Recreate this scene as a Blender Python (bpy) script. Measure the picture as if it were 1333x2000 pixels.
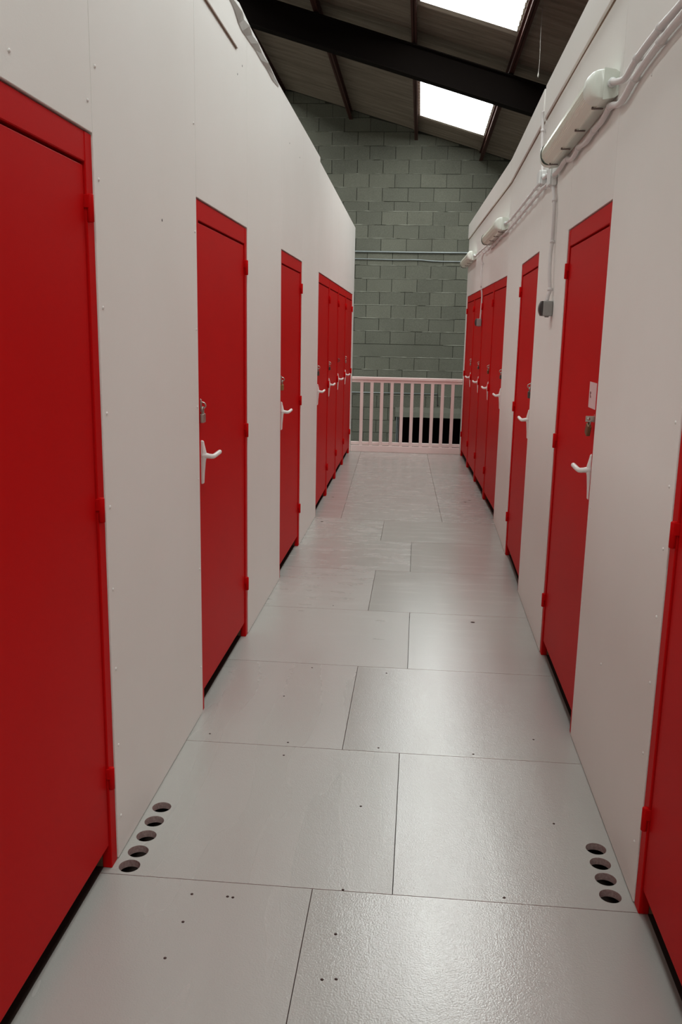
import bpy, bmesh, math, random
from mathutils import Vector, Matrix
random.seed(7)
S = bpy.context.scene
COL = S.collection
for o in list(bpy.data.objects):
    bpy.data.objects.remove(o)

# ------------------------------------------------------------------ camera
CAM = Vector((0.8134, 0.0, 1.5))
yaw, pitch, roll = 0.0854045, -0.2044539, 0.0201808
cy, sy, cp, sp = math.cos(yaw), math.sin(yaw), math.cos(pitch), math.sin(pitch)
fw = Vector((-sy*cp, cy*cp, sp)); rt = Vector((cy, sy, 0)); up = rt.cross(fw)
cr, sr = math.cos(roll), math.sin(roll)
r2, u2 = rt*cr + up*sr, -rt*sr + up*cr
cam_data = bpy.data.cameras.new('camera')
cam = bpy.data.objects.new('camera', cam_data); COL.objects.link(cam)
cam.matrix_world = Matrix(((r2.x, u2.x, -fw.x, CAM.x), (r2.y, u2.y, -fw.y, CAM.y), (r2.z, u2.z, -fw.z, CAM.z), (0, 0, 0, 1)))
cam_data.sensor_fit = 'VERTICAL'; cam_data.sensor_height = 36.0
cam_data.lens = 1690.395*36/2000
cam_data.clip_start = 0.05
S.camera = cam

# ------------------------------------------------------------------ world, light, exposure
W = bpy.data.worlds.new('world'); S.world = W; W.use_nodes = True
bg = W.node_tree.nodes['Background']; bg.inputs[0].default_value = (0.6, 0.7, 0.8, 1); bg.inputs[1].default_value = 0.02
SKY_STRENGTH = 8.4              # daylight coming through the translucent roof sheets
S.view_settings.view_transform = 'Standard'; S.view_settings.look = 'None'
S.view_settings.exposure = 0.0; S.view_settings.gamma = 1.0; S.view_settings.use_curve_mapping = False

# ------------------------------------------------------------------ materials
def mat(name, col, rough=0.5, metal=0.0, spec=0.5, emit=None):
    m = bpy.data.materials.new(name); m.use_nodes = True
    b = m.node_tree.nodes['Principled BSDF']
    b.inputs['Base Color'].default_value = (*col, 1); b.inputs['Roughness'].default_value = rough
    b.inputs['Metallic'].default_value = metal; b.inputs['Specular IOR Level'].default_value = spec
    if emit:
        b.inputs['Emission Color'].default_value = (*emit[0], 1); b.inputs['Emission Strength'].default_value = emit[1]
    return m
def nd(m, t, **kw):
    n = m.node_tree.nodes.new(t)
    for k, v in kw.items(): setattr(n, k, v)
    return n
def lk(m, a, b): m.node_tree.links.new(a, b)
def bsdf(m): return m.node_tree.nodes['Principled BSDF']
def obj_co(m, scale=(1, 1, 1)):
    t = nd(m, 'ShaderNodeTexCoord'); mp = nd(m, 'ShaderNodeMapping'); mp.inputs['Scale'].default_value = scale
    lk(m, t.outputs['Object'], mp.inputs['Vector']); return mp.outputs['Vector']
def noise(m, vec, scale, detail=4, rough=0.55):
    n = nd(m, 'ShaderNodeTexNoise'); n.inputs['Scale'].default_value = scale; n.inputs['Detail'].default_value = detail
    n.inputs['Roughness'].default_value = rough; lk(m, vec, n.inputs['Vector']); return n.outputs['Fac']
def ramp(m, fac, stops):
    r = nd(m, 'ShaderNodeValToRGB'); e = r.color_ramp.elements
    while len(e) < len(stops): e.new(0.5)
    for i, (p, c) in enumerate(stops):
        e[i].position = p; e[i].color = (*c, 1) if len(c) == 3 else c
    lk(m, fac, r.inputs['Fac']); return r.outputs['Color']
def bump(m, h, strength, dist):
    b = nd(m, 'ShaderNodeBump'); b.inputs['Strength'].default_value = strength; b.inputs['Distance'].default_value = dist
    lk(m, h, b.inputs['Height']); lk(m, b.outputs['Normal'], bsdf(m).inputs['Normal'])
def mixc(m, fac, a, b, mode='MIX'):
    x = nd(m, 'ShaderNodeMix', data_type='RGBA', blend_type=mode)
    if isinstance(fac, float): x.inputs[0].default_value = fac
    else: lk(m, fac, x.inputs[0])
    for s, v in ((6, a), (7, b)):
        if isinstance(v, tuple): x.inputs[s].default_value = (*v, 1)
        else: lk(m, v, x.inputs[s])
    return x.outputs[2]
def math_(m, op, a, b=None, c=None):
    n = nd(m, 'ShaderNodeMath', operation=op)
    for i, v in enumerate((a, b, c)):
        if v is None: continue
        if isinstance(v, (int, float)): n.inputs[i].default_value = v
        else: lk(m, v, n.inputs[i])
    return n.outputs[0]

# white painted chipboard
M_WHITE = mat('white_painted_board', (0.78, 0.765, 0.735), 0.55, spec=0.35)
v = obj_co(M_WHITE); n1 = noise(M_WHITE, v, 1.3, 5)
lk(M_WHITE, ramp(M_WHITE, n1, [(0.3, (0.84, 0.815, 0.775)), (0.7, (0.87, 0.85, 0.815))]), bsdf(M_WHITE).inputs['Base Color'])
bump(M_WHITE, noise(M_WHITE, v, 260, 3), 0.10, 0.002)
M_EDGE = mat('cut_board_edge', (0.62, 0.52, 0.44), 0.8)
# red enamel
M_RED = mat('red_enamelled_steel', (0.60, 0.006, 0.005), 0.45, spec=0.04)
v = obj_co(M_RED); bump(M_RED, noise(M_RED, v, 180, 2), 0.06, 0.002)
lk(M_RED, ramp(M_RED, noise(M_RED, v, 0.9, 3), [(0.3, (0.54, 0.0045, 0.0055)), (0.7, (0.59, 0.0055, 0.0065))]), bsdf(M_RED).inputs['Base Color'])
M_REDD = mat('dark_red_steel', (0.36, 0.006, 0.008), 0.4)
M_HANDLE = mat('white_plastic', (0.82, 0.79, 0.76), 0.35)
M_STEEL = mat('worn_steel', (0.46, 0.42, 0.38), 0.35, metal=0.9)
M_DARKST = mat('dark_steel', (0.10, 0.085, 0.075), 0.4, metal=0.7)
M_BRASS = mat('brass', (0.36, 0.23, 0.09), 0.45, metal=0.8)
M_BRONZE = mat('brown_bronze', (0.20, 0.12, 0.06), 0.45, metal=0.7)
M_CABLE = mat('painted_conduit', (0.72, 0.68, 0.67), 0.5)
M_BOX = mat('pale_grey_plastic', (0.80, 0.81, 0.80), 0.4)
M_SWITCH = mat('grey_plastic', (0.30, 0.295, 0.28), 0.45)
M_SWDARK = mat('dark_plastic', (0.05, 0.042, 0.04), 0.4)
M_TRAY = mat('lamp_housing_grey_green', (0.74, 0.78, 0.70), 0.45)
M_DIFF = mat('lamp_diffuser_acrylic', (0.86, 0.87, 0.76), 0.3)
b = bsdf(M_DIFF); b.inputs['Transmission Weight'].default_value = 0.0
M_CAP = mat('lamp_cap_pale_green', (0.82, 0.86, 0.78), 0.3)
M_CLIP = mat('lamp_clip_brown', (0.14, 0.10, 0.085), 0.5)
M_RAIL = mat('railing_paint', (0.90, 0.775, 0.74), 0.45)
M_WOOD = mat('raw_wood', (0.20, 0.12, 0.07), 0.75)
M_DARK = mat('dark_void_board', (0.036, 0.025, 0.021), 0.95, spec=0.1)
M_PAPER = mat('paper', (0.74, 0.52, 0.52), 0.5)
M_INK = mat('ink', (0.20, 0.01, 0.012), 0.6)
M_PIPE = mat('galvanised_pipe', (0.42, 0.46, 0.47), 0.4, metal=0.3)
M_PURLIN = mat('primer_red_steel', (0.07, 0.025, 0.019), 0.7, spec=0.2)
M_BEAM = mat('dark_steel_beam', (0.012, 0.009, 0.008), 0.8, spec=0.04)
M_WEB = mat('dusty_thread', (0.45, 0.42, 0.38), 0.9)
M_TAPE = mat('torn_white_tape', (0.84, 0.82, 0.79), 0.5)
M_SKY = mat('translucent_roof_sheet', (0.8, 0.8, 0.8), 0.6, emit=((0.95, 1.0, 0.97), SKY_STRENGTH))
M_SCREW = mat('screw_head', (0.06, 0.03, 0.025), 0.6, metal=0.2)

# floor: grey varnish paint with patchy gloss
M_FLOOR = mat('grey_floor_paint', (0.36, 0.35, 0.33), 0.3)
t = nd(M_FLOOR, 'ShaderNodeTexCoord'); pos = t.outputs['Object']
at = nd(M_FLOOR, 'ShaderNodeAttribute', attribute_name='panel'); rnd = at.outputs['Fac']
sx = nd(M_FLOOR, 'ShaderNodeMapping'); sx.inputs['Scale'].default_value = (1.6, 7.0, 1); lk(M_FLOOR, pos, sx.inputs['Vector'])
syy = nd(M_FLOOR, 'ShaderNodeMapping'); syy.inputs['Scale'].default_value = (7.0, 1.1, 1); lk(M_FLOOR, pos, syy.inputs['Vector'])
nA = noise(M_FLOOR, sx.outputs[0], 2.0, 4, 0.55); nB = noise(M_FLOOR, syy.outputs[0], 1.0, 1, 0.4); nC = noise(M_FLOOR, pos, 2.1, 2)
sepx = nd(M_FLOOR, 'ShaderNodeSeparateXYZ'); lk(M_FLOOR, pos, sepx.inputs[0])
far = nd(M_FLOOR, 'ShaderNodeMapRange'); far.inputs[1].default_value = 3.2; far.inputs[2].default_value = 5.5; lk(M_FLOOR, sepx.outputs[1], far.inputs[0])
# far boards carry brush streaks across the aisle, near boards roller bands along it
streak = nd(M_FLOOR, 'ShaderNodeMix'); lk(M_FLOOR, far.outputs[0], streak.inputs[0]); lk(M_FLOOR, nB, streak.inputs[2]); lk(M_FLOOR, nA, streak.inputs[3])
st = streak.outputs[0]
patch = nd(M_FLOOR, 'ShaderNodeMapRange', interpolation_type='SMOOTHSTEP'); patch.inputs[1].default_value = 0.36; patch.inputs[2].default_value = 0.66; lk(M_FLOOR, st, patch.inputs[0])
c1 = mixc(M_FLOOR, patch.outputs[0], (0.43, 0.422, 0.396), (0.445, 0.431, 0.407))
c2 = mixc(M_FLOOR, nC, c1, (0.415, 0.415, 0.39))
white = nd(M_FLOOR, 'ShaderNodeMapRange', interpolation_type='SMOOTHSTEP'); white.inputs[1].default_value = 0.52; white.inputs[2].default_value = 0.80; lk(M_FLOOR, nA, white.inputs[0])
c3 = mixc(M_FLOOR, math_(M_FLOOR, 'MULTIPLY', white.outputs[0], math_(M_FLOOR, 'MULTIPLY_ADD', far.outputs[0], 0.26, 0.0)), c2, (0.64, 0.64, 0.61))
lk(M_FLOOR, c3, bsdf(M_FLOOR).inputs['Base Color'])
r1 = math_(M_FLOOR, 'MULTIPLY_ADD', patch.outputs[0], 0.06, 0.145)
r3 = math_(M_FLOOR, 'MULTIPLY_ADD', rnd, 0.13, r1)
lk(M_FLOOR, r3, bsdf(M_FLOOR).inputs['Roughness'])
hb = math_(M_FLOOR, 'ADD', noise(M_FLOOR, pos, 210, 3), math_(M_FLOOR, 'MULTIPLY', noise(M_FLOOR, pos, 60, 2), 0.5))
bump(M_FLOOR, hb, 0.22, 0.0026)
bsdf(M_FLOOR).inputs['Specular IOR Level'].default_value = 1.0
M_CHIP = mat('chipboard_core', (0.42, 0.30, 0.27), 0.85)
v = obj_co(M_CHIP); lk(M_CHIP, ramp(M_CHIP, noise(M_CHIP, v, 160, 4), [(0.35, (0.38, 0.27, 0.255)), (0.65, (0.52, 0.40, 0.38))]), bsdf(M_CHIP).inputs['Base Color'])

# concrete blocks
M_BLOCK = mat('concrete_block', (0.2, 0.2, 0.17), 0.9, spec=0.2)
v = obj_co(M_BLOCK); at = nd(M_BLOCK, 'ShaderNodeAttribute', attribute_name='panel')
cA = ramp(M_BLOCK, at.outputs['Fac'], [(0.0, (0.15, 0.154, 0.123)), (0.5, (0.205, 0.207, 0.165)), (1.0, (0.27, 0.268, 0.212))])
cB = mixc(M_BLOCK, 0.5, cA, ramp(M_BLOCK, noise(M_BLOCK, v, 1.1, 6), [(0.3, (0.14, 0.138, 0.11)), (0.7, (0.26, 0.262, 0.212))]))
cC = mixc(M_BLOCK, 0.35, cB, ramp(M_BLOCK, noise(M_BLOCK, v, 60, 4), [(0.3, (0.11, 0.11, 0.09)), (0.7, (0.27, 0.27, 0.225))]))
lk(M_BLOCK, cC, bsdf(M_BLOCK).inputs['Base Color']); bump(M_BLOCK, noise(M_BLOCK, v, 90, 4), 0.5, 0.01)
M_MORTAR_LIT = mat('mortar', (0.27, 0.27, 0.225), 0.95, spec=0.2)  # lightened colour paints in the light caught by the bed-joint ledges
v = obj_co(M_MORTAR_LIT); lk(M_MORTAR_LIT, ramp(M_MORTAR_LIT, noise(M_MORTAR_LIT, v, 6, 4), [(0.3, (0.26, 0.26, 0.215)), (0.6, (0.42, 0.42, 0.36))]), bsdf(M_MORTAR_LIT).inputs['Base Color'])
M_JOINT_SHADE = mat('shaded_joint', (0.085, 0.085, 0.07), 0.95, spec=0.1)  # darkened mortar colour paints in the shade of the upright joints
# roof sheets
M_ROOF = mat('aged_fibre_cement', (0.06, 0.048, 0.038), 0.9, spec=0.2)
v = obj_co(M_ROOF, (0.7, 14, 1)); lk(M_ROOF, ramp(M_ROOF, noise(M_ROOF, v, 1.6, 6, 0.65), [(0.3, (0.19, 0.148, 0.115)), (0.7, (0.33, 0.27, 0.215))]), bsdf(M_ROOF).inputs['Base Color'])
M_OUT = mat('warehouse_render', (0.5, 0.49, 0.45), 0.9)
M_SLAB = mat('concrete_slab', (0.5, 0.49, 0.46), 0.85)

# ------------------------------------------------------------------ mesh building helpers
class MB:
    def __init__(s): s.v = []; s.f = []; s.mi = []; s.a = []; s.cm = 0; s.ca = 0.5; s.sm = []
    def face(s, idx, smooth=False): s.f.append(idx); s.mi.append(s.cm); s.a.append(s.ca); s.sm.append(smooth)
    def add(s, vs, fs, smooth=False):
        o = len(s.v); s.v += [tuple(p) for p in vs]
        for f in fs: s.face([o+i for i in f], smooth)
    def box(s, x0, x1, y0, y1, z0, z1, bev=0.0, seg=1):
        bm = bmesh.new(); bmesh.ops.create_cube(bm, size=1)
        for q in bm.verts: q.co = Vector(((x0+x1)/2+q.co.x*(x1-x0), (y0+y1)/2+q.co.y*(y1-y0), (z0+z1)/2+q.co.z*(z1-z0)))
        if bev > 0:
            bmesh.ops.bevel(bm, geom=bm.edges[:], offset=bev, segments=seg, profile=0.5, affect='EDGES')
        s.bm(bm, smooth=False)
    def bm(s, bm, smooth=False):
        bm.verts.index_update(); vs = [q.co.copy() for q in bm.verts]
        s.add(vs, [[q.index for q in f.verts] for f in bm.faces], smooth); bm.free()
    def prism(s, prof, y0, y1, axis='y'):
        n = len(prof)
        if axis == 'y': vs = [(p[0], y0, p[1]) for p in prof] + [(p[0], y1, p[1]) for p in prof]
        elif axis == 'x': vs = [(y0, p[0], p[1]) for p in prof] + [(y1, p[0], p[1]) for p in prof]
        else: vs = [(p[0], p[1], y0) for p in prof] + [(p[0], p[1], y1) for p in prof]
        s.add(vs, [[i, (i+1) % n, n+(i+1) % n, n+i] for i in range(n)] + [list(range(n))[::-1], list(range(n, 2*n))])
    def tube(s, pts, rad, seg=10, caps=True):
        pts = [Vector(p) for p in pts]; n = len(pts)
        rad = rad if isinstance(rad, (list, tuple)) else [rad]*n
        vs = []; ref = None
        for i, p in enumerate(pts):
            d = (pts[min(i+1, n-1)] - pts[max(i-1, 0)]).normalized()
            if ref is None:
                ref = Vector((0, 0, 1)) if abs(d.z) < 0.8 else Vector((1, 0, 0))
            a = d.cross(ref).normalized(); b_ = a.cross(d).normalized(); ref = b_
            for k in range(seg):
                t_ = 2*math.pi*k/seg; vs.append(p + (a*math.cos(t_) + b_*math.sin(t_))*rad[i])
        fs = [[i*seg+k, i*seg+(k+1) % seg, (i+1)*seg+(k+1) % seg, (i+1)*seg+k] for i in range(n-1) for k in range(seg)]
        if caps: fs += [list(range(seg))[::-1], [(n-1)*seg+k for k in range(seg)]]
        s.add(vs, fs, True)
    def mesh(s, name, mats, flip=1, fn=None):
        vs = s.v
        if flip < 0: vs = [(-p[0], p[1], p[2]) for p in vs]
        if fn: vs = [fn(p) for p in vs]
        me = bpy.data.meshes.new(name); me.from_pydata(vs, [], s.f)
        for m in (mats if isinstance(mats, (list, tuple)) else [mats]): me.materials.append(m)
        for p, i, q in zip(me.polygons, s.mi, s.sm): p.material_index = i; p.use_smooth = q
        if len(set(s.a)) > 1:
            at_ = me.attributes.new('panel', 'FLOAT', 'FACE'); at_.data.foreach_set('value', s.a)
        bm = bmesh.new(); bm.from_mesh(me); bmesh.ops.recalc_face_normals(bm, faces=bm.faces[:]); bm.to_mesh(me); bm.free()
        return me
    def build(s, name, mats, parent=None, flip=1, fn=None):
        o = bpy.data.objects.new(name, s.mesh(name, mats, flip, fn)); COL.objects.link(o)
        if parent: o.parent = parent
        return o
def empty(name, loc, rz=0.0):
    o = bpy.data.objects.new(name, None); COL.objects.link(o); o.location = loc; o.rotation_euler = (0, 0, rz); o.empty_display_size = 0.1
    return o
def tag(o, label=None, cat=None, group=None, kind=None):
    if label: o['label'] = label
    if cat: o['category'] = cat
    if group: o['group'] = group
    if kind: o['kind'] = kind
    return o
def struct(o, label=None): o['kind'] = 'structure'; return tag(o, label)
def copy_part(me, name, parent, loc=(0, 0, 0), rot=(0, 0, 0)):
    o = bpy.data.objects.new(name, me); COL.objects.link(o); o.parent = parent; o.location = loc; o.rotation_euler = rot
    return o
def smooth_path(pts, n=6):
    P = [Vector(p) for p in pts]; out = []
    for i in range(len(P)-1):
        p0, p1, p2, p3 = P[max(i-1, 0)], P[i], P[i+1], P[min(i+2, len(P)-1)]
        for k in range(n):
            t_ = k/n
            out.append(0.5*((2*p1) + (-p0+p2)*t_ + (2*p0-5*p1+4*p2-p3)*t_**2 + (-p0+3*p1-3*p2+p3)*t_**3))
    out.append(P[-1]); return out

# wall lines: the partition walls are not perfectly straight
def lerp(k, y):
    if y <= k[0][0]: return k[0][1]
    for (a, b_), (c, d) in zip(k, k[1:]):
        if y <= c: return b_+(d-b_)*(y-a)/(c-a)
    (a, b_), (c, d) = k[-2:]
    return b_+(d-b_)*(y-a)/(c-a)
KL = [(-4, 0.0), (6.9, 0.004), (11.2, -0.036)]
KR = [(-4, 1.445), (4.5, 1.447), (7.09, 1.474), (11.15, 1.372)]
XL = lambda y: lerp(KL, y)
XR = lambda y: lerp(KR, y)
mapL = lambda p: (XL(p[1])+p[0], p[1], p[2])
mapR = lambda p: (XR(p[1])-p[0], p[1], p[2])
END = 11.16
LD = [(1.24, 2.18), (3.175, 4.105), (5.10, 6.0)]
LG = [6.975, 7.955, 8.935, 9.925, 10.925]
RD = [(1.20, 2.15), (3.157, 4.055), (5.055, 5.985)]
RG = [7.09, 8.07, 9.06, 10.045, 11.02]
HD = 1.962

# ------------------------------------------------------------------ floor of painted boards
def panel_poly(mb, poly, holes=(), th=0.022, gap=0.0025, rad=0.030, ca=None):
    cx = sum(p[0] for p in poly)/len(poly); cyy = sum(p[1] for p in poly)/len(poly)
    q = [(p[0]-math.copysign(gap/2, p[0]-cx), p[1]-math.copysign(gap/2, p[1]-cyy)) for p in poly]
    mb.ca = random.random() if ca is None else ca
    def cap(z):
        bm = bmesh.new(); es = []
        loops = [q] + [[(h[0]+rad*math.cos(2*math.pi*k/28), h[1]+rad*math.sin(2*math.pi*k/28)) for k in range(28)] for h in holes]
        for L in loops:
            vv = [bm.verts.new((x, y, z)) for x, y in L]
            es += [bm.edges.new((vv[i], vv[(i+1) % len(vv)])) for i in range(len(vv))]
        if holes: bmesh.ops.triangle_fill(bm, use_beauty=True, use_dissolve=False, edges=es)
        else: bm.faces.new(bm.verts[:])
        mb.bm(bm); return loops
    mb.cm = 0; loops = cap(0.0)
    for i, L in enumerate(loops):
        mb.cm = 1; n = len(L)
        vs = [(x, y, 0) for x, y in L] + [(x, y, -th) for x, y in L]
        mb.add(vs, [[k, (k+1) % n, n+(k+1) % n, n+k] for k in range(n)], i > 0)
fl = MB()
XA, XB = -3.0, 4.4
rows = [-4.0, -3.63, -2.81, -1.99, -1.17, -0.35, 0.47, 1.29, 2.109, 2.927, 3.747, 4.565, 5.402, 6.222, 6.948]
split = {2.109: 0.795, 2.927: 0.585, 3.747: 0.813, 4.565: 0.584, 5.402: 0.806, 6.222: 0.578, 1.29: 0.575, 0.47: 0.80, -0.35: 0.57}
HL = [(0.0450, 2.464), (0.0455, 2.382), (0.046, 2.302), (0.0465, 2.222), (0.0445, 2.150)]
HR = [(1.396, 2.397), (1.394, 2.322), (1.394, 2.248), (1.391, 2.172)]
for a, b_ in zip(rows, rows[1:]):
    s_ = split.get(a, 0.57)
    hl, hr = (HL, HR) if a == 2.109 else ((), ())
    panel_poly(fl, [(XA, a), (s_, a), (s_, b_), (XA, b_)], hl, ca=random.uniform(0.55, 1.0))
    panel_poly(fl, [(s_, a), (XB, a), (XB, b_), (s_, b_)], hr, ca=random.uniform(0.0, 0.35))
s0, s1, s2 = 0.219, 0.148, 0.105; t0, t1, t2 = 1.05, 0.99, 0.955
for ya, yb, sa, sb, ta, tb in ((6.948, 9.49, s0, s1, t0, t1), (9.49, END, s1, s2, t1, t2)):
    panel_poly(fl, [(XA, ya), (sa, ya), (sb, yb), (XA, yb)])
    panel_poly(fl, [(sa, ya), (ta, ya), (tb, yb), (sb, yb)])
    panel_poly(fl, [(ta, ya), (XB, ya), (XB, yb), (tb, yb)])
fl.ca = 0.5; fl.cm = 2
fl.box(XA, XB, -4, END, -0.30, -0.11)
fl.box(XA, XB, END-0.02, END, -0.11, -0.022)
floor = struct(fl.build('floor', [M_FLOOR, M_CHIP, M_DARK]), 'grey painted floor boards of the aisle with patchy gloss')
# countersunk screws of the boards
sc = MB(); sc.tube([(0, 0, -0.003), (0, 0, 0.0007)], 0.0040, 12); sc.tube([(0, 0, 0.0007), (0, 0, 0.0012)], [0.0035, 0.001], 8)
sc_me = sc.mesh('screw', M_SCREW)
for x, y in [(.253, 2.047), (.351, 2.048), (.366, 2.046), (.259, 1.934), (.251, 1.80), (.656, 1.933), (.639, 1.772), (.672, 1.777), (.379, 2.857), (.379, 2.958), (.659, 2.1135), (1.099, 2.131), (.679, 2.548), (.717, 2.958), (1.064, 2.953), (.379, 3.698), (.719, 3.681), (.384, 4.624), (1.153, 4.446), (.30, 3.37), (.075, 2.99), (1.30, 3.10), (1.29, 2.52)]:
    copy_part(sc_me, 'screw', floor, (x, y, 0))
kn = MB(); kn.tube([(0, 0, -0.003), (0, 0, 0.0006)], 0.011, 12); kn_me = kn.mesh('knot_hole', M_SCREW)
for x, y in [(.079, 6.80), (.06, 7.875), (1.325, 7.959), (1.282, 7.859), (1.150, 4.45)]:
    copy_part(kn_me, 'knot_hole', floor, (x, y, 0))

# ------------------------------------------------------------------ partition walls
PT, GAP = 0.018, 0.0022
def panels(mb, doors, grp, top, topg, bev=0.0012):
    mb.cm = 0
    ys = [-4.0, -0.9]
    cur = -4.0
    segs = []
    opens = [d for d in doors] + [(grp[0], grp[-1])]
    for a, b_ in opens:
        segs.append((cur, a, 0.003)); segs.append((a, b_, HD)); cur = b_
    segs.append((cur, END+0.03, 0.003))
    for a, b_, z0 in segs:
        tp = topg if a >= grp[0]-0.01 else top
        # long panels are cut so that they follow the wall line
        k = max(1, int((b_-a)/2.2)) if z0 < 0.1 else 1
        for i in range(k):
            p, q = a+(b_-a)*i/k, a+(b_-a)*(i+1)/k
            mb.box(-PT, 0, p+GAP/2, q-GAP/2, z0, tp, bev)
    mb.cm = 1
    cur = -4.0
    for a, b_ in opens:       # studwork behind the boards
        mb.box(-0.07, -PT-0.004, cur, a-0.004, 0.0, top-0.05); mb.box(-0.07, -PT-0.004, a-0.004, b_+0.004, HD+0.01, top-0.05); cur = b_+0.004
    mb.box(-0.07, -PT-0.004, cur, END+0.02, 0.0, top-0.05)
wl = MB(); panels(wl, LD, LG, 2.806, 2.775)
wl.cm = 0
wall_left = struct(wl.build('wall_left', [M_WHITE, M_DARK], fn=mapL), 'white board partition wall along the left side')
wr = MB(); panels(wr, RD, RG, 2.80, 2.80)
wall_right = struct(wr.build('wall_right', [M_WHITE, M_DARK], fn=mapR), 'white board partition wall along the right side')
# end faces of the two blocks of storage units, towards the stairwell
for nm, x0, x1, yy in (('wall_end_left', XA, XL(END)-0.02, END), ('wall_end_right', XR(END)+0.02, XB, END)):
    m_ = MB(); m_.box(x0, x1, yy-0.0, yy+0.03, -0.30, 2.77, 0.001); struct(m_.build(nm, M_WHITE))
# unseen lids and rear partitions, added to keep daylight out of the units
for nm, x0, x1 in (('ceiling_blocker_left', XA, -0.07), ('ceiling_blocker_right', 1.52, XB)):
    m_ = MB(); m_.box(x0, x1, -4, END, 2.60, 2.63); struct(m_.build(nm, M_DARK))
for nm, x0 in (('wall_blocker_left', XA), ('wall_blocker_right', XB-0.03)):
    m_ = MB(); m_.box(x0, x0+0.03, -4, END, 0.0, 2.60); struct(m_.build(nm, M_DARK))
for nm, sg, X_ in (('floor_shade_left', 1, XL), ('floor_shade_right', -1, XR)):  # thin dark sheet added over the boards, standing in for shade under the doors
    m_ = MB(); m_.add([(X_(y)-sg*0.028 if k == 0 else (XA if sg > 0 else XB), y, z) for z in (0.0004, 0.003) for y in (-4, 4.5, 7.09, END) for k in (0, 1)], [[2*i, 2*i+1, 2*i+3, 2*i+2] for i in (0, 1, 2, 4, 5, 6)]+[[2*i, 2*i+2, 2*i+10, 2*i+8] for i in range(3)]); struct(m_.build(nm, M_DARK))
# trims
m_ = MB()
for a, b_ in ((-4, 3.12), (3.123, 5.10), (5.16, 7.09), (7.093, END+0.03)):
    m_.cm = 0; m_.box(0.0015, 0.014, a, b_, 2.655, 2.822, 0.002); m_.cm = 1; m_.box(0.0008, 0.003, a, b_, 2.646, 2.656)  # the dark strip is painted in as the shadow line under the fascia
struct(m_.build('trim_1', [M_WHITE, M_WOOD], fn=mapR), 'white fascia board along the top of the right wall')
m_ = MB(); m_.box(0.0005, 0.007, -4, 3.885, 2.654, 2.677, 0.002); m_.cm = 1; m_.box(0.0003, 0.0035, -4, 3.87, 2.649, 2.654)
struct(m_.build('trim_2', [M_WHITE, M_WOOD], fn=mapL), 'white cover strip near the top of the left wall')
# small white screw caps and dark screw holes in the boards
cap = MB(); cap.tube([(0, 0, 0), (0.0018, 0, 0), (0.003, 0, 0)], [0.0048, 0.004, 0.0015], 10); cap_me = cap.mesh('screw', M_HANDLE)
hol = MB(); hol.tube([(-0.002, 0, 0), (0.0006, 0, 0)], 0.0045, 8); hol_me = hol.mesh('screw_hole', M_SWDARK)
for y, zs in ((2.21, (.12, .34, .57, .80, 1.03, 1.28, 1.55, 1.86, 2.12, 2.45)), (3.15, (.2, .6, .95, 1.22, 1.5, 1.84, 2.2)), (1.75, (2.02,)), (2.155, (2.03,))):
    for z in zs: copy_part(cap_me, 'screw', wall_left, (XL(y), y, z))
for y, z in ((5.39, 2.587), (5.83, 2.59), (2.75, 1.83), (4.0, 2.62), (3.9, 2.56)):
    copy_part(hol_me, 'screw_hole', wall_left, (XL(y), y, z))
for y, zs in ((2.19, (.16, .42, .62, .80, .98, 1.14, 1.3, 1.5)), (3.12, (.55, .9)), (2.75, (.45, 2.24))):
    for z in zs: copy_part(cap_me, 'screw', wall_right, (XR(y), y, z), (0, 0, math.pi))

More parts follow.
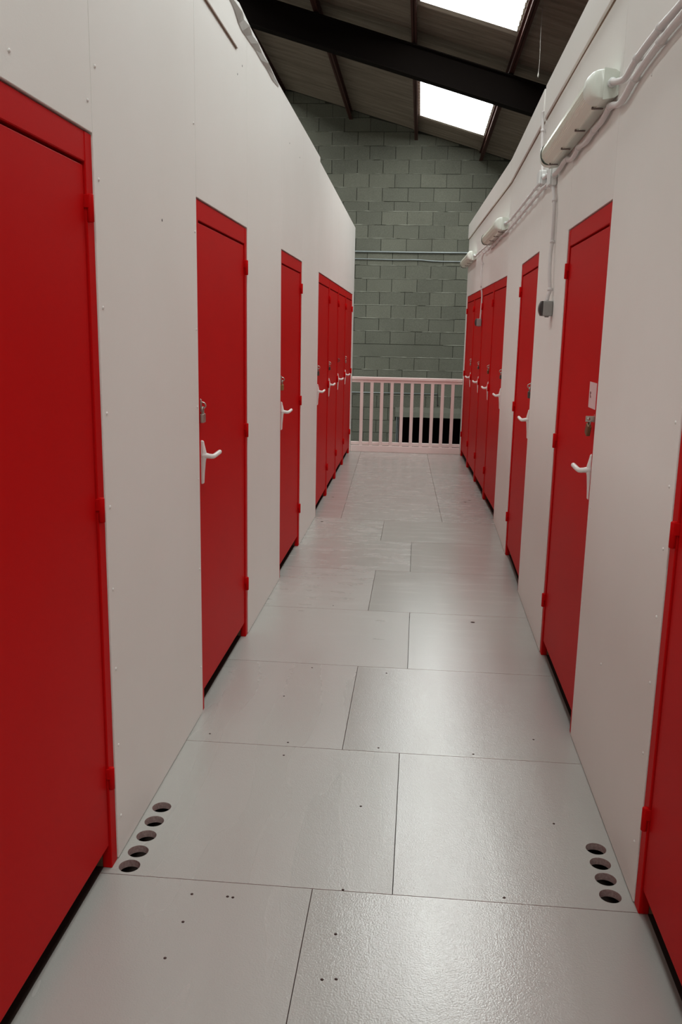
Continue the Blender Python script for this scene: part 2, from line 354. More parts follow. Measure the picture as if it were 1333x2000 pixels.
# ------------------------------------------------------------------ red storage doors
FR, LF = -0.003, -0.008      # faces of frame and leaf, behind the board face
cache = {}
def door_meshes(side, w, kind):
    key = (side, round(w, 3), kind)
    if key in cache: return cache[key]
    d = {}
    jn, jf = 0.034, 0.046
    m_ = MB()
    m_.box(-0.030, FR, 0.002, jn, 0.0, HD-0.004, 0.002); m_.box(-0.030, FR, w-jf, w-0.002, 0.0, HD-0.004, 0.002)
    m_.box(-0.07, FR-0.001, jn, w-jf, 1.888, HD-0.004, 0.002)
    d['frame'] = m_.mesh('frame', M_RED, side)
    m_ = MB(); m_.box(LF-0.022, LF, jn+0.003, w-jf-0.004, 0.074, 1.881, 0.003, 2); d['leaf'] = m_.mesh('leaf', M_RED, side)
    m_ = MB(); m_.box(-0.12, -0.0305, w-jf, w-0.006, 0.0, 1.9); m_.box(-0.12, -0.0305, 0.004, jn, 0.0, 1.9); d['stud'] = m_.mesh('stud', M_WOOD, side)
    m_ = MB()
    yk = w-jf+0.006
    m_.tube([(0.003, yk, -0.033), (0.003, yk, -0.031), (0.003, yk, 0.031), (0.003, yk, 0.033)], [0.0065, 0.0085, 0.0085, 0.0065], 14)
    m_.box(FR-0.002, 0.004, yk-0.002, yk+0.008, -0.031, 0.031, 0.001); m_.box(LF-0.002, 0.002, yk-0.010, yk, 0.0, 0.031, 0.001)
    d['hinge'] = m_.mesh('hinge', M_RED, side)
    hy = 0.058 if side > 0 else 0.030
    m_ = MB()     # tapered back plate
    zz = [(0.918, .004, .006), (0.922, .0062, .010), (0.96, .0072, .012), (1.005, .0095, .016), (1.030, .0115, .021), (1.048, .0095, .017), (1.070, .0075, .012), (1.082, .0065, .010), (1.086, .004, .006)]
    vs = []; fs = []
    for i, (z, h, th) in enumerate(zz):
        for yq, xq in ((-h, 0), (-h, th*0.6), (-h*0.55, th), (h*0.55, th), (h, th*0.6), (h, 0)): vs.append((LF+xq, hy+yq, z))
    for i in range(len(zz)-1):
        for k in range(6): fs.append([i*6+k, i*6+(k+1) % 6, (i+1)*6+(k+1) % 6, (i+1)*6+k])
    fs += [list(range(6)), [(len(zz)-1)*6+k for k in range(6)]]
    m_.add(vs, fs); d['handle'] = m_.mesh('handle', M_HANDLE, side)
    m_ = MB()
    m_.tube(smooth_path([(LF+0.006, hy, 1.030), (0.010, hy, 1.028), (0.031, hy+0.001, 1.0255), (0.0385, hy+0.010, 1.026), (0.043, hy+0.045, 1.030), (0.046, hy+0.085, 1.034)], 4),
            [0.0145, 0.0135, 0.0125, 0.0115]+[0.0105]*2+[0.0095]*3+[0.009]*8+[0.0088]*3+[0.0065], 10)
    d['lever'] = m_.mesh('lever', M_HANDLE, side)
    sy_ = 0.040 if side > 0 else 0.022
    m_ = MB()     # hasp: plate and staple eye
    if kind == 'bar':
        m_.box(LF, LF+0.003, sy_-0.016, sy_+0.03, 1.198, 1.228, 0.001); m_.box(LF+0.003, 0.03, sy_-0.002, sy_+0.002, 1.203, 1.224, 0.001)
        m_.tube([(0.02, sy_-0.004, 1.2135), (0.02, sy_-0.0021, 1.2135)], 0.006, 12)
    else:
        m_.box(LF, LF+0.003, sy_-0.014, sy_+0.014, 1.195, 1.245, 0.001)
        arc = [(LF+0.002+0.022*math.sin(math.pi*k/8), sy_, 1.221-0.013*math.cos(math.pi*k/8)) for k in range(9)]
        m_.tube(arc, 0.0028, 8)
        m_.box(LF+0.003, LF+0.008, sy_-0.011, sy_+0.006, 1.198, 1.242, 0.001)
    d['hasp'] = m_.mesh('hasp', M_STEEL if kind != 'bare' else M_DARKST, side)
    d['hy'] = hy; d['sy'] = sy_
    cache[key] = d
    return d
ndoor = [0]; SPOTS = {}
def make_door(side, y0, y1, key, label, kind='staple', group=None):
    X = XL if side > 0 else XR
    w = y1-y0
    rz = -math.atan2(X(y1)-X(y0), w)
    ndoor[0] += 1
    root = empty('door_%d' % ndoor[0], (X(y0), y0, 0), rz)
    struct(root, label); root['category'] = 'door'; root['group'] = group or 'red steel storage doors'
    d = door_meshes(side, w, kind)
    for k in ('frame', 'leaf', 'stud'): copy_part(d[k], k, root)
    for z in (1.783, 1.035, 0.275): copy_part(d['hinge'], 'hinge', root, (0, 0, z))
    h = copy_part(d['handle'], 'handle', root); copy_part(d['lever'], 'lever', h)
    copy_part(d['hasp'], 'hasp', root)
    SPOTS[key] = (side, X(y0), y0, rz, d['sy'])
make_door(1, *LD[0], 'L1', 'nearest red storage door on the left, cut off by the picture edge')
make_door(1, *LD[1], 'L2', 'red storage door on the left with a silver padlock and white lever')
make_door(1, *LD[2], 'L3', 'narrow red storage door on the left with a brass padlock')
for i, t_ in enumerate(('first red door of the left row of four, next to the white wall panel', 'second red door of the left row of four', 'third red door of the left row, with no padlock on its hasp', 'last red door on the left, beside the railing')):
    make_door(1, LG[i], LG[i+1], 'L4'+'abcd'[i], t_, kind='bare' if i == 2 else 'staple')
make_door(-1, *RD[0], 'R1', 'nearest red storage door on the right, only its hinge side in view')
make_door(-1, *RD[1], 'R2', 'red storage door on the right with a paper slip above its hasp', kind='bar')
make_door(-1, *RD[2], 'R3', 'red storage door on the right between grey switch box and row of four')
for i, t_ in enumerate(('first red door of the right row of four, next to the white wall panel', 'second red door of the right row, left of the first one', 'third red door of the right row, with the small grey switch at its edge', 'last red door on the right, beside the railing')):
    make_door(-1, RG[i], RG[i+1], 'R4'+'abcd'[i], t_)

# ------------------------------------------------------------------ railing at the end of the aisle
ra = empty('railing', (0.675, 11.10, 0))
tag(ra, 'pinkish white wooden railing with ten flat balusters closing the end of the aisle', 'railing')
def rp(nm, x0, x1, y0, y1, z0, z1, bev=0.002):
    m_ = MB(); m_.box(x0-0.675, x1-0.675, y0, y1, z0, z1, bev); return m_.build(nm, M_RAIL, ra)
xl, xr = XL(11.1)+0.003, XR(11.1)-0.003
rp('top_rail', xl, xr, -0.025, 0.045, 0.918, 0.956, 0.006); rp('rail_batten', xl, xr, -0.012, 0.010, 0.885, 0.918)
rp('bottom_rail', xl, xr, 0.004, 0.036, 0.086, 0.128, 0.004); rp('plinth_board', xl, xr, -0.016, 0.006, 0.0, 0.082, 0.003)
bal = MB(); bal.box(-0.0205, 0.0205, -0.012, 0.004, 0.075, 0.890, 0.002); bal_me = bal.mesh('baluster', M_RAIL)
for i in range(10): copy_part(bal_me, 'baluster', ra, (0.099+0.128*i-0.675, 0.0, 0))

# ------------------------------------------------------------------ warehouse shell
YB = 17.6
roofz = lambda x: 5.462-0.2952*x
wb = MB()
MODX, MODZ = 0.495, 0.2525
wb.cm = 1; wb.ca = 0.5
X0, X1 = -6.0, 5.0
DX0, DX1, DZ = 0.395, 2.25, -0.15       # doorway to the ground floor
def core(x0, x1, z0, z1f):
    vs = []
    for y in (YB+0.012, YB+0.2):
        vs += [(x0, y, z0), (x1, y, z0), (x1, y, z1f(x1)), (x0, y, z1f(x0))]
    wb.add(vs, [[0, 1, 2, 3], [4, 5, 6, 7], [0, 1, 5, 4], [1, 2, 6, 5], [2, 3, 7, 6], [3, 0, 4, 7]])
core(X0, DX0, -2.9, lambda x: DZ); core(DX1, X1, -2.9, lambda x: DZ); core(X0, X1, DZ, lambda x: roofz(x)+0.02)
rowz = lambda r: 2.046+MODZ*(r-8) if r <= 15 else 3.994+MODZ*(r-16)     # one short course below z = 4
wb.cm = 0
for r in range(-20, 24):
    z0 = rowz(r); zn = rowz(r+1)
    off = (-0.277 if (r-8-5) % 2 == 0 else -0.016)
    n0 = int((X0-off)/MODX)-1
    for k in range(n0, n0+26):
        x0 = off+MODX*k; x1 = x0+MODX
        if r == 4:             # cast bond beam without joints
            if (k-n0) % 8: continue
            x1 = x0+8*MODX
        if x1 < -2.9 or x0 > 3.4: continue
        zt = zn
        if z0 > roofz(x0)-0.05: continue
        cut = zt > min(roofz(x0), roofz(x1))-0.012
        if zt > DZ and z0 < 0.05 and x1 > DX0-0.03 and x0 < DX1+0.1:
            if z0 < 0.045 and zt < 0.06 or z0 < DZ: x1c = DX0-0.03
            else: x1c = x1
            if x1c <= x0+0.03: continue
            if x1c < x1: x1 = x1c
        elif zt <= DZ+0.001 and x1 > DX0 and x0 < DX1:
            x1 = DX0
            if x1 <= x0+0.03: continue
        wb.ca = random.random()
        if r == 15: wb.ca = 0.0
        if r == 4: wb.ca = 0.15     # one darker course
        j = random.uniform(-0.003, 0.003)
        jm = 0.0045
        if cut:               # blocks trimmed to the roof slope
            a_, c_ = min(zt-0.004, roofz(x0)-0.012), min(zt-0.004, roofz(x1)-0.012)
            xe = x1-jm
            if c_ < z0+0.03: xe = min(xe, (5.462-0.012-z0-0.03)/0.2952); c_ = min(zt-0.004, roofz(xe)-0.012)
            if xe > x0+0.04: wb.prism([(x0+jm, z0+0.004), (xe, z0+0.004), (xe, c_), (x0+jm, a_)], YB-0.004+j, YB+0.03)
            continue
        wb.box(x0+jm, x1-jm, YB-0.004+j, YB+0.03, z0+0.004, zt-0.004, 0.003)
wall_back = struct(wb.build('wall_back', [M_BLOCK, M_JOINT_SHADE]), 'grey concrete block gable wall beyond the railing')
# mortar smears standing proud on the bed joints
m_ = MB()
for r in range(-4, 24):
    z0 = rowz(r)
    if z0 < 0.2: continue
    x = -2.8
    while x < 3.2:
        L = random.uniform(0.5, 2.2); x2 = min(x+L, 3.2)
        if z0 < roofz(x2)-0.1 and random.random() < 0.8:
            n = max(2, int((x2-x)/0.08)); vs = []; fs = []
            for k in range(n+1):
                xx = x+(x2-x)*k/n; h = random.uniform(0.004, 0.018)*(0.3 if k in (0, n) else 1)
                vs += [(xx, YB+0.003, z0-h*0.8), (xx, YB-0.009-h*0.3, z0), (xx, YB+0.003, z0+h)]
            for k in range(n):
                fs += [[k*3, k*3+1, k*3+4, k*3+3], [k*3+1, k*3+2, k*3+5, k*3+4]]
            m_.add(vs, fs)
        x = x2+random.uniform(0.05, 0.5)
m_.build('mortar_joint', M_MORTAR_LIT, wall_back)
# rough concrete lintel over the doorway
bm = bmesh.new(); n = 40; lx0, lx1 = 0.365, 2.4
vv = []
for i in range(n+1):
    x = lx0+(lx1-lx0)*i/n
    top = 0.045+random.uniform(-0.012, 0.012); bot = -0.150+random.uniform(-0.003, 0.003); fy = YB-0.030+random.uniform(-0.006, 0.006)
    vv.append([bm.verts.new((x, YB+0.02, top+0.01)), bm.verts.new((x, fy+0.012, top)), bm.verts.new((x, fy, -0.05)), bm.verts.new((x, fy+0.004, bot)), bm.verts.new((x, YB+0.15, bot))])
for i in range(n):
    for k in range(4): bm.faces.new((vv[i][k], vv[i+1][k], vv[i+1][k+1], vv[i][k+1]))
bm.faces.new(vv[0]); bm.faces.new(vv[-1])
m_ = MB(); m_.bm(bm); m_.build('lintel', mat('rough_cast_concrete', (0.25, 0.25, 0.21), 0.95, spec=0.1), wall_back)
m_ = MB(); m_.box(DX0, DX0+0.014, YB-0.01, YB+0.19, -2.9, DZ); m_.box(DX0+0.03, DX0+0.042, YB+0.02, YB+0.19, -2.9, DZ)
m_.build('door_jamb', M_PIPE, wall_back)
# dark room behind the doorway
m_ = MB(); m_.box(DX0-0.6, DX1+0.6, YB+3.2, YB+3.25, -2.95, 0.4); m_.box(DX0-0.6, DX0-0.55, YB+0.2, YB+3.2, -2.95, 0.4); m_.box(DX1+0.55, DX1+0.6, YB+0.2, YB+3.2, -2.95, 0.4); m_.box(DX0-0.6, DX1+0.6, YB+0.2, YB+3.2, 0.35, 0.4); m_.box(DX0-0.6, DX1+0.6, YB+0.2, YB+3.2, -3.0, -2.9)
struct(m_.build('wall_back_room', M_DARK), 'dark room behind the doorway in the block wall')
for nm, a in (('wall_far_left', (X0-0.2, X0, -4, YB, -2.9, roofz(X0)+0.1)), ('wall_far_right', (X1, X1+0.2, -4, YB, -2.9, roofz(X1)+0.1)), ('wall_front', (X0, X1, -4.2, -4.0, -2.9, roofz(X0)+0.1)), ('floor_ground', (X0, X1, -4, YB, -3.1, -2.9))):
    m_ = MB(); m_.box(*a); struct(m_.build(nm, M_SLAB if nm == 'floor_ground' else M_OUT))

# roof: corrugated sheets on purlins, translucent sheets let the daylight in
PER = 0.177; STEP = PER/6
lights = [(0.672, 1.785, 13.05, 16.28), (0.672, 1.785, 7.3, 10.965), (0.672, 1.785, 2.75, 5.15), (0.672, 1.785, -2.25, 0.36)]  # sheets by and behind the camera are unseen, lengths shaped to balance wall light
added_lights = [(-3.145, -2.04, 13.05, 16.28), (-3.145, -2.04, 7.75, 10.965), (-3.145, -2.04, 2.45, 5.66), (-3.145, -2.04, -2.85, 0.36)]  # unseen column, added as fill to even out the light on the walls
corr = lambda y: 0.024*math.sin(2*math.pi*y/PER)
def sheet(mb, x0, x1, y0, y1, dz=0.0):
    n = max(1, int(round((y1-y0)/STEP))); vs = []
    for k in range(n+1):
        y = y0+(y1-y0)*k/n
        for x in (x0, x1): vs.append((x, y, roofz(x)+corr(y)+dz))
    mb.add(vs, [[2*k, 2*k+1, 2*k+3, 2*k+2] for k in range(n)], True)
rf = MB()
lapx = [-6.0, -5.63, -4.39, -3.155, -1.93, -0.69, 0.55, 1.79, 3.02, 4.26, 5.0]
def roof_strip(x0, x1, cuts):
    y = -4.0
    for a, b_ in sorted(cuts):
        if a > y: sheet(rf, x0, x1, y, a)
        y = max(y, b_)
    sheet(rf, x0, x1, y, YB)
xs = sorted(set(lapx+[0.672, 1.785, -3.145, -2.04]))
for a, b_ in zip(xs, xs[1:]):
    cuts = [(l[2], l[3]) for l in lights+added_lights if a >= l[0]-1e-6 and b_ <= l[1]+1e-6]
    roof_strip(a, b_, cuts)
ceiling = struct(rf.build('ceiling', M_ROOF), 'dark brown corrugated roof sheets seen from below')
# sheet laps: the upper row overlaps the lower one
m_ = MB()
for x in lapx[1:-1]:
    sheet(m_, x-0.08, x+0.02, -4.0, 2.4, -0.010) if False else None
    for ya, yb in ((-4.0, -2.86), (0.37, 2.44), (5.67, 7.28), (10.98, 13.04), (16.29, YB)): sheet(m_, x-0.02, x+0.09, ya, yb, -0.008)
m_.build('sheet_lap', M_ROOF, ceiling)
for i, l in enumerate(lights+added_lights):
    m_ = MB(); sheet(m_, *l); struct(m_.build('window_%d' % (i+1), M_SKY), 'translucent roof sheet, one of the visible and added rows, giving bright daylight')

# ------------------------------------------------------------------ roof steel
for i, (x, lab) in enumerate(((-1.93, 'dark red roof purlin, the leftmost in view above the left wall'), (-0.655, 'dark red roof purlin, second from the left, left of the bright roof sheets'), (0.60, 'dark red roof purlin along the left edge of the bright roof sheets'), (1.835, 'dark red roof purlin along the right edge of the bright roof sheets'))):
    z = roofz(x)-0.03
    m_ = MB()
    w_, h_, t_ = 0.065, 0.15, 0.008
    m_.box(x-w_/2, x+w_/2, -3.9, YB, z-t_, z); m_.box(x-w_/2, x+w_/2, -3.9, YB, z-h_, z-h_+t_); m_.box(x-t_/2, x+t_/2, -3.9, YB, z-h_, z)
    tag(m_.build('purlin', M_PURLIN), lab, 'beam', 'steel purlins under the roof')
ang = math.atan(0.2952)
rb = empty('steel_rafter', (0.8, 12.0, roofz(0.8)-0.385)); rb.rotation_euler = (0, ang, 0)
tag(rb, 'big dark steel rafter crossing the roof between the two bright roof sheets', 'beam')
def rbp(nm, a, m=M_BEAM):
    q = MB(); q.box(*a, 0.002); return q.build(nm, m, rb)
rbp('web', (-6.5, 4.2, -0.006, 0.006, -0.165, 0.165)); rbp('top_flange', (-6.5, 4.2, -0.085, 0.085, 0.165, 0.18)); rbp('bottom_flange', (-6.5, 4.2, -0.085, 0.085, -0.18, -0.165))

# ------------------------------------------------------------------ pipes on the block wall
m_ = MB(); m_.tube([(-2.2, YB-0.03, 3.066), (-0.5, YB-0.03, 3.060), (0.6, YB-0.03, 3.055), (1.6, YB-0.03, 3.057), (3.2, YB-0.03, 3.05)], 0.015, 10)
tag(m_.build('wall_pipe', M_PIPE), 'upper of the two grey pipes high on the block wall', 'pipe', 'pipes on the block wall')
m_ = MB(); m_.tube(smooth_path([(-2.2, YB-0.025, 2.93), (-0.5, YB-0.025, 2.922), (0.2, YB-0.025, 2.912), (0.7, YB-0.025, 2.916), (1.05, YB-0.025, 2.895), (1.54, YB-0.025, 2.893), (3.2, YB-0.025, 2.90)]), 0.0105, 8)
tag(m_.build('wall_pipe', M_PIPE), 'thinner sagging grey pipe just below the upper pipe on the block wall', 'pipe', 'pipes on the block wall')
m_ = MB(); m_.tube([(-2.2, YB-0.02, 0.322), (1.195, YB-0.02, 0.329)], 0.011, 8)
pp = m_.build('wall_pipe', M_PIPE); tag(pp, 'thin grey pipe on the block wall seen between the railing balusters', 'pipe', 'pipes on the block wall')
m_ = MB(); m_.tube(smooth_path([(1.195, YB-0.02, 0.329), (1.208, YB-0.02, 0.31), (1.21, YB-0.02, 0.20), (1.216, YB-0.03, 0.115)]), 0.009, 8); m_.tube([(1.216, YB-0.03, 0.125), (1.217, YB-0.03, 0.095)], 0.014, 8)
m_.build('pipe_drop', M_SWDARK, pp)

# ------------------------------------------------------------------ strip lamps on the right wall
def lamp(y0, z0, label, L=1.26):
    rz = -math.atan2(XR(y0+L)-XR(y0), L)
    root = empty('strip_lamp', (XR(y0), y0, z0), rz); tag(root, label, 'lamp', 'strip lamps on the right wall')
    m_ = MB(); m_.prism([(0.0, -0.036), (0.012, -0.044), (0.046, -0.050), (0.050, -0.050), (0.050, 0.050), (0.046, 0.050), (0.012, 0.044), (0.0, 0.036)], 0.0, L); m_.build('housing', M_TRAY, root, -1)
    m_ = MB(); prof = [(0.050, -0.047)]
    prof += [(0.062, -0.046), (0.082, -0.036), (0.096, -0.016), (0.099, 0.006), (0.095, 0.024), (0.088, 0.034), (0.070, 0.045)]
    # fine ribs along the lower face
    prof.append((0.050, 0.047)); m_.prism(prof, 0.085, L-0.085)
    for (xa, za), (xb, zb_) in (((0.082, -0.036), (0.096, -0.016)), ((0.096, -0.016), (0.099, 0.006))):     # fine lengthwise ribs
        for k in range(4):
            f = (k+0.5)/4; xq, zq = xa+(xb-xa)*f, za+(zb_-za)*f
            m_.box(xq-0.001, xq+0.0012, 0.09, L-0.09, zq-0.0011, zq+0.0011)
    m_.box(0.0885, 0.0925, 0.088, L-0.088, 0.027, 0.031)
    m_.build('diffuser', M_DIFF, root, -1)
    for e in (0, 1):
        m_ = MB(); vs = []; fs = []
        rings = [(0.0, 0.30), (0.004, 0.62), (0.014, 0.82), (0.034, 0.96), (0.062, 1.02), (0.086, 1.02)]
        ny = 14
        for yq, s_ in rings:
            yy = yq if e == 0 else L-yq
            for k in range(ny):
                a = -math.pi/2+math.pi*k/(ny-1)
                vs.append((0.0502+0.052*s_*max(0, math.cos(a))**0.6, yy, 0.0495*(0.82+0.18*s_)*math.sin(a)))
        for i in range(len(rings)-1):
            for k in range(ny-1): fs.append([i*ny+k, i*ny+k+1, (i+1)*ny+k+1, (i+1)*ny+k])
        fs.append(list(range(ny)))
        m_.add(vs, fs, True); m_.build('end_cap', M_CAP, root, -1)
    clip = MB(); clip.box(0.024, 0.062, -0.007, 0.007, -0.053, -0.050, 0.001); clip.box(0.058, 0.064, -0.006, 0.006, -0.053, -0.045, 0.001); cme = clip.mesh('clip', M_CLIP, -1)
    for k in range(4): copy_part(cme, 'clip', root, (0, 0.12+k*(L-0.24)/3, 0))
    gl = MB(); gl.tube([(0.024, 0.0, 0.0), (0.024, -0.018, 0.0)], 0.015, 12); gl.tube([(0.024, -0.018, 0.0), (0.024, -0.024, 0.0)], 0.012, 12); gl.build('cable_gland', M_BOX, root, -1)
    return root
lamp(3.205, 2.337, 'nearest pale green strip lamp on the right wall')
lamp(7.19, 2.362, 'middle strip lamp on the right wall, second along the conduits')
lamp(10.02, 2.362, 'farthest strip lamp, sticking out past the end of the right wall')

# ------------------------------------------------------------------ conduits, boxes, switches on the right wall
def wallpt(y, z, dep): return (XR(y)-dep, y, z)
def conduit(label, pts, rad=0.0095, clips=(), wav=0.0, material=None, nseg=6):
    dep0 = 0.017
    P = [(p[0], p[1], p[2] if len(p) > 2 else dep0) for p in pts]
    if wav:
        Q = []
        for (a, b_) in zip(P, P[1:]):
            n = max(1, int(round(abs(b_[0]-a[0])/0.155)))
            for k in range(n):
                f = k/n; Q.append((a[0]+(b_[0]-a[0])*f, a[1]+(b_[1]-a[1])*f, a[2]+(b_[2]-a[2])*f))
        Q.append(P[-1])
        P = [(q[0], q[1]-(wav if i % 2 else -wav*0.5), q[2]+(wav if i % 2 else 0)) if 0 < i < len(Q)-1 else q for i, q in enumerate(Q)]
        clips = [(q[0], q[1]) for i, q in enumerate(P) if i % 2 == 0 and 0 < i < len(P)-1]
    path = smooth_path([wallpt(*p) for p in P], nseg)
    m_ = MB(); m_.tube(path, rad, 10)
    o = m_.build('conduit', material or M_CABLE); tag(o, label, 'cable', 'conduits on the right wall')
    for c in clips:
        cyy_, cz = c[0], c[1]; horiz = len(c) < 3
        best = min(range(len(path)), key=lambda i: (path[i].y-cyy_)**2+(path[i].z-cz)**2)
        p = path[best]; d = (path[min(best+1, len(path)-1)]-path[max(best-1, 0)]).normalized()
        q = MB(); q.tube([p-d*0.007, p-d*0.006, p+d*0.006, p+d*0.007], [rad+0.001, rad+0.003, rad+0.003, rad+0.001], 12)
        xw = XR(p.y)
        q.box(p.x, xw-0.0005, p.y-0.006, p.y+0.006, p.z-0.006, p.z+0.006)
        q.build('clip', M_CABLE, o)
    return o
conduit('upper thick white conduit running out of the picture from the nearest lamp', [(1.5, 2.300), (2.05, 2.312), (2.418, 2.316), (2.623, 2.324), (2.879, 2.321), (3.02, 2.306), (3.11, 2.318, 0.022), (3.185, 2.337, 0.024)], 0.0105, [(2.62, 2.324), (2.885, 2.32), (2.2, 2.314), (1.85, 2.31)])
conduit('lower thick white conduit passing beneath the nearest lamp', [(1.5, 2.272), (2.05, 2.282), (2.407, 2.285), (2.608, 2.284), (2.861, 2.271), (3.01, 2.248), (3.10, 2.246), (3.234, 2.272), (3.37, 2.256), (3.516, 2.256), (3.66, 2.246), (3.837, 2.258), (3.98, 2.244), (4.17, 2.272), (4.36, 2.262), (4.515, 2.270)], 0.0105, [(2.61, 2.284), (2.88, 2.27), (3.234, 2.272), (3.516, 2.256), (3.837, 2.258), (4.10, 2.262), (2.2, 2.284), (1.85, 2.28)])
conduit('white conduit dropping from the junction box to the grey switch box', [(4.545, 2.225, 0.016), (4.50, 2.185, 0.013), (4.46, 2.12, 0.012), (4.45, 2.032, 0.012), (4.45, 1.951, 0.012), (4.44, 1.89, 0.018), (4.42, 1.81, 0.020), (4.41, 1.725, 0.014), (4.41, 1.70, 0.020), (4.41, 1.672, 0.024)], 0.009, [(4.47, 2.14), (4.45, 1.951), (4.41, 1.725)])
conduit('short white conduit joining the two white junction boxes', [(4.62, 2.295), (4.76, 2.310), (4.925, 2.320)], 0.008, [(4.77, 2.311)])
conduit('upper wavy white conduit between the small junction box and the middle lamp', [(5.035, 2.322), (5.15, 2.322), (5.95, 2.330), (6.8, 2.345), (7.06, 2.36), (7.165, 2.362, 0.024)], 0.008, wav=0.006, nseg=4)
conduit('lower wavy white conduit passing under the middle lamp to the far switch', [(4.622, 2.262), (5.06, 2.270), (6.5, 2.281), (7.49, 2.296), (8.2, 2.281), (8.95, 2.290), (9.07, 2.262), (9.085, 2.2), (9.08, 2.11), (9.075, 1.97)], 0.008, wav=0.006, nseg=4)
conduit('wavy white conduit between the middle and the farthest lamp', [(8.44, 2.350, 0.02), (8.65, 2.336), (9.245, 2.344), (9.85, 2.345), (9.99, 2.362, 0.024)], 0.008, wav=0.005, nseg=4)
conduit('thin white conduit rising from the small junction box over the fascia board', [(4.99, 2.368, 0.02), (5.01, 2.40, 0.018), (5.08, 2.47), (5.11, 2.56), (5.125, 2.63), (5.13, 2.67, 0.02), (5.125, 2.70, 0.02)], 0.008, [(5.08, 2.475), (5.12, 2.60)])
conduit('red painted conduit on the door frame above the far switch', [(9.075, 1.966), (9.075, 1.90, 0.006), (9.07, 1.80, 0.006), (9.06, 1.66, 0.012)], 0.0075)
def jbox(y0, y1, z0, z1, dep, label):
    ym, zm = (y0+y1)/2, (z0+z1)/2
    root = empty('junction_box', (XR(ym), ym, zm)); tag(root, label, 'junction box', 'junction boxes on the right wall')
    hy, hz = (y1-y0)/2, (z1-z0)/2
    q = MB(); q.box(0.0, dep*0.72, -hy, hy, -hz, hz, 0.008, 3); q.build('base', M_BOX, root, -1)
    q = MB(); q.box(dep*0.70, dep, -hy*0.96, hy*0.96, -hz*0.96, hz*0.96, 0.007, 3); q.build('cover', M_BOX, root, -1)
    for s_ in (-1, 1):
        q = MB(); q.tube([(dep*0.35, s_*hy*0.98, 0), (dep*0.35, s_*(hy+0.008), 0)], [0.016, 0.012], 12); q.build('grommet', M_BOX, root, -1)
jbox(4.515, 4.615, 2.222, 2.312, 0.038, 'white junction box below the far end of the nearest lamp')
jbox(4.93, 5.03, 2.292, 2.366, 0.042, 'smaller white junction box under the thin rising conduit')
def switch(y, z, s_, label):
    root = empty('switch_box', (XR(y), y, z)); tag(root, label, 'switch', 'grey switch boxes on the right wall')
    h = s_/2
    q = MB(); q.box(0.0, 0.045*s_/0.07, -h, h, -h, h, 0.004, 2); q.build('housing', M_SWITCH, root, -1)
    q = MB(); q.box(0.045*s_/0.07, 0.051*s_/0.07, -h*0.95, h*0.95, -h*0.97, h*0.97, 0.001); q.build('gasket', M_SWDARK, root, -1)
    q = MB(); vs = []; fs = []
    n = 8
    for k in range(n+1):
        a = -1+2*k/n; x = 0.051*s_/0.07+0.010*(1-a*a)
        vs += [(x, -h*0.86, a*h*0.92), (x, h*0.86, a*h*0.92), (0.050*s_/0.07, -h*0.86, a*h*0.92), (0.050*s_/0.07, h*0.86, a*h*0.92)]
    for k in range(n): fs += [[4*k, 4*k+1, 4*k+5, 4*k+4], [4*k, 4*k+4, 4*k+6, 4*k+2], [4*k+1, 4*k+3, 4*k+7, 4*k+5]]
    q.add(vs, fs, True); q.build('rocker', M_SWDARK, root, -1)
    q = MB(); q.tube([(0.022, 0, -h+0.002), (0.022, 0, -h-0.006)], [0.013, 0.009], 12); q.build('grommet', M_SWITCH, root, -1)
switch(4.405, 1.634, 0.072, 'grey switch box on the white panel between two right doors')
switch(9.075, 1.628, 0.074, 'small grey switch box on the edge of a far right door')

# ------------------------------------------------------------------ padlocks hanging from the hasps
def padlock(key, label, body, w=0.036, h=0.034, tilt=0.0, drop=0.024, turn=0.0, out=0.0):
    side, x0, y0, rz, sy_ = SPOTS[key]
    c, s_ = math.cos(rz), math.sin(rz)
    lx, ly = side*(0.004+out), sy_+out*0.6
    root = empty('padlock', (x0+c*lx-s_*ly, y0+s_*lx+c*ly, 1.214), rz+turn); tag(root, label, 'padlock', 'padlocks on the storage doors')
    root.rotation_euler = (tilt, 0, rz+turn)
    q = MB(); q.box(-0.0075, 0.0075, -w/2, w/2, -drop-h, -drop, 0.003, 2); bd = q.build('body', body, root)
    r = w*0.30
    arc = [(0, -r, -drop-0.002)]+[(0, -r*math.cos(math.pi*k/8), -0.009+r*0.9*math.sin(math.pi*k/8)) for k in range(9)]+[(0, r, -drop-0.002)]
    q = MB(); q.tube(arc, 0.003, 8); q.build('shackle', M_STEEL, root)
padlock('L2', 'silver padlock on the left door with the large white lever in view', M_STEEL)
padlock('L3', 'brass padlock on the narrow second left door', M_BRASS)
padlock('L4a', 'dark padlock on the first door of the left row of four', M_DARKST)
padlock('L4b', 'dark padlock on the second door of the left row of four', M_DARKST, h=0.03)
padlock('L4d', 'small silver padlock on the last left door beside the railing', M_STEEL, h=0.03)
padlock('R2', 'bronze padlock hanging askew below the paper slip', M_BRONZE, w=0.030, h=0.042, tilt=0.45, turn=0.08, out=0.008)
padlock('R3', 'dark padlock on the right door beside the grey switch box', M_DARKST, h=0.038)
padlock('R4a', 'dark padlock on the first door of the right row of four', M_DARKST, h=0.03)
padlock('R4b', 'brownish padlock hanging askew on the second door of the right row', M_BRONZE, h=0.032, tilt=0.3)
padlock('R4c', 'dark padlock on the third door of the right row of four', M_DARKST, h=0.03)
padlock('R4d', 'small silver padlock on the last right door beside the railing', M_STEEL, h=0.028)

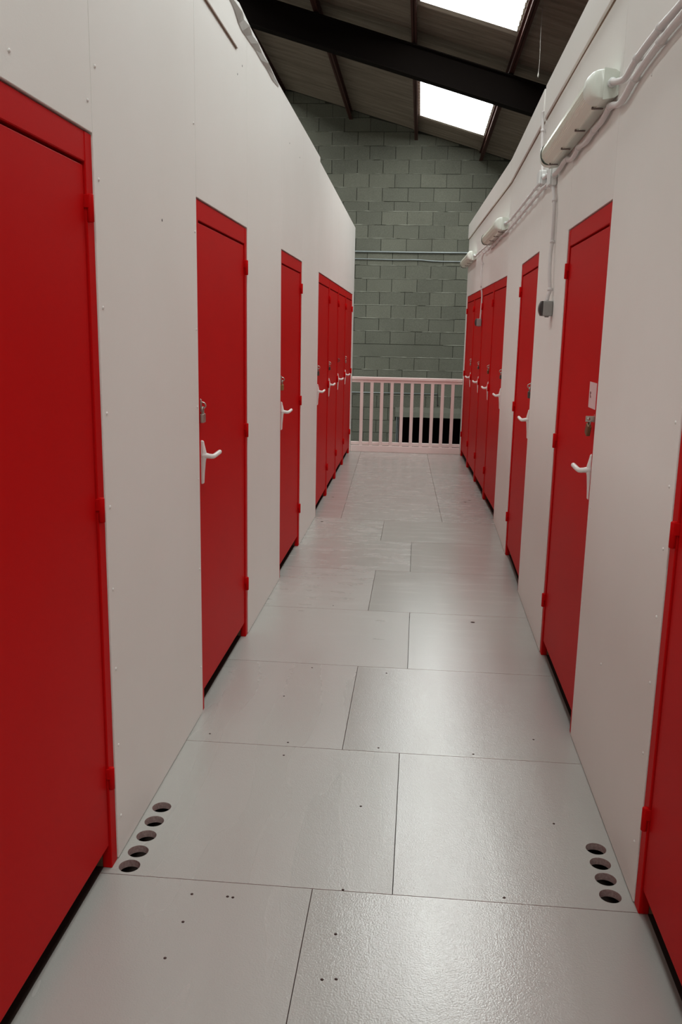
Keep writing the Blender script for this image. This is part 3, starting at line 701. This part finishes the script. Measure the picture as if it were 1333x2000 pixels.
# ------------------------------------------------------------------ small things
side, x0, y0, rz, sy_ = SPOTS['R2']
no = empty('paper_slip', (x0, y0, 1.292), rz); tag(no, 'pinkish paper slip taped on the right door above its hasp', 'paper slip')
q = MB(); q.box(LF+0.0003, LF+0.0010, 0.036, 0.185, -0.048, 0.047); q.build('sheet', M_PAPER, no, -1)
q = MB()
for yq, z0_, z1_, w_ in ((0.160, -0.006, 0.012, 0.010), (0.154, -0.012, -0.004, 0.014), (0.158, 0.004, 0.009, 0.020)):
    q.box(LF+0.0010, LF+0.0014, yq-w_/2, yq+w_/2, z0_, z1_)
q.build('ink_mark', M_INK, no, -1)
# torn tape on the top edge of the left wall
Y_ = [3.70, 3.82, 3.92, 3.99, 4.07, 4.18, 4.30, 4.44, 4.60, 4.78, 4.97]
zt = [2.812, 2.826, 2.842, 2.838, 2.832, 2.826, 2.824, 2.820, 2.814, 2.806, 2.796]
zb = [2.800, 2.790, 2.762, 2.756, 2.760, 2.764, 2.770, 2.768, 2.774, 2.768, 2.786]
dp = [0.004, 0.010, 0.018, 0.010, 0.020, 0.010, 0.016, 0.008, 0.014, 0.008, 0.004]
bm = bmesh.new(); R_ = []
for i in range(len(Y_)):
    R_.append([bm.verts.new((XL(Y_[i])+0.003, Y_[i], zb[i])), bm.verts.new((XL(Y_[i])+dp[i], Y_[i], (zt[i]*0.55+zb[i]*0.45))), bm.verts.new((XL(Y_[i])+0.004, Y_[i], zt[i])), bm.verts.new((XL(Y_[i])-0.022, Y_[i], 2.812+0.4*(zt[i]-2.812)))])
for i in range(len(Y_)-1):
    for k in range(3): bm.faces.new((R_[i][k], R_[i+1][k], R_[i+1][k+1], R_[i][k+1]))
geo = bmesh.ops.solidify(bm, geom=bm.faces[:], thickness=0.0012)
q = MB(); q.bm(bm); tag(q.build('torn_tape', M_TAPE), 'torn white tape folded over the top edge of the left wall', 'tape')
# dusty cobweb thread below the roof
q = MB(); q.tube(smooth_path([(1.952, 10.0, 4.84), (1.95, 10.0, 4.6), (1.955, 10.0, 4.35), (1.950, 10.0, 4.21), (1.951, 10.0, 4.17)]), [0.0025]*18+[0.006, 0.009, 0.010, 0.009, 0.007, 0.006, 0.003][:7], 6)
tag(q.build('cobweb_thread', M_WEB), 'dusty cobweb thread hanging from the roof above the right wall', 'cobweb')
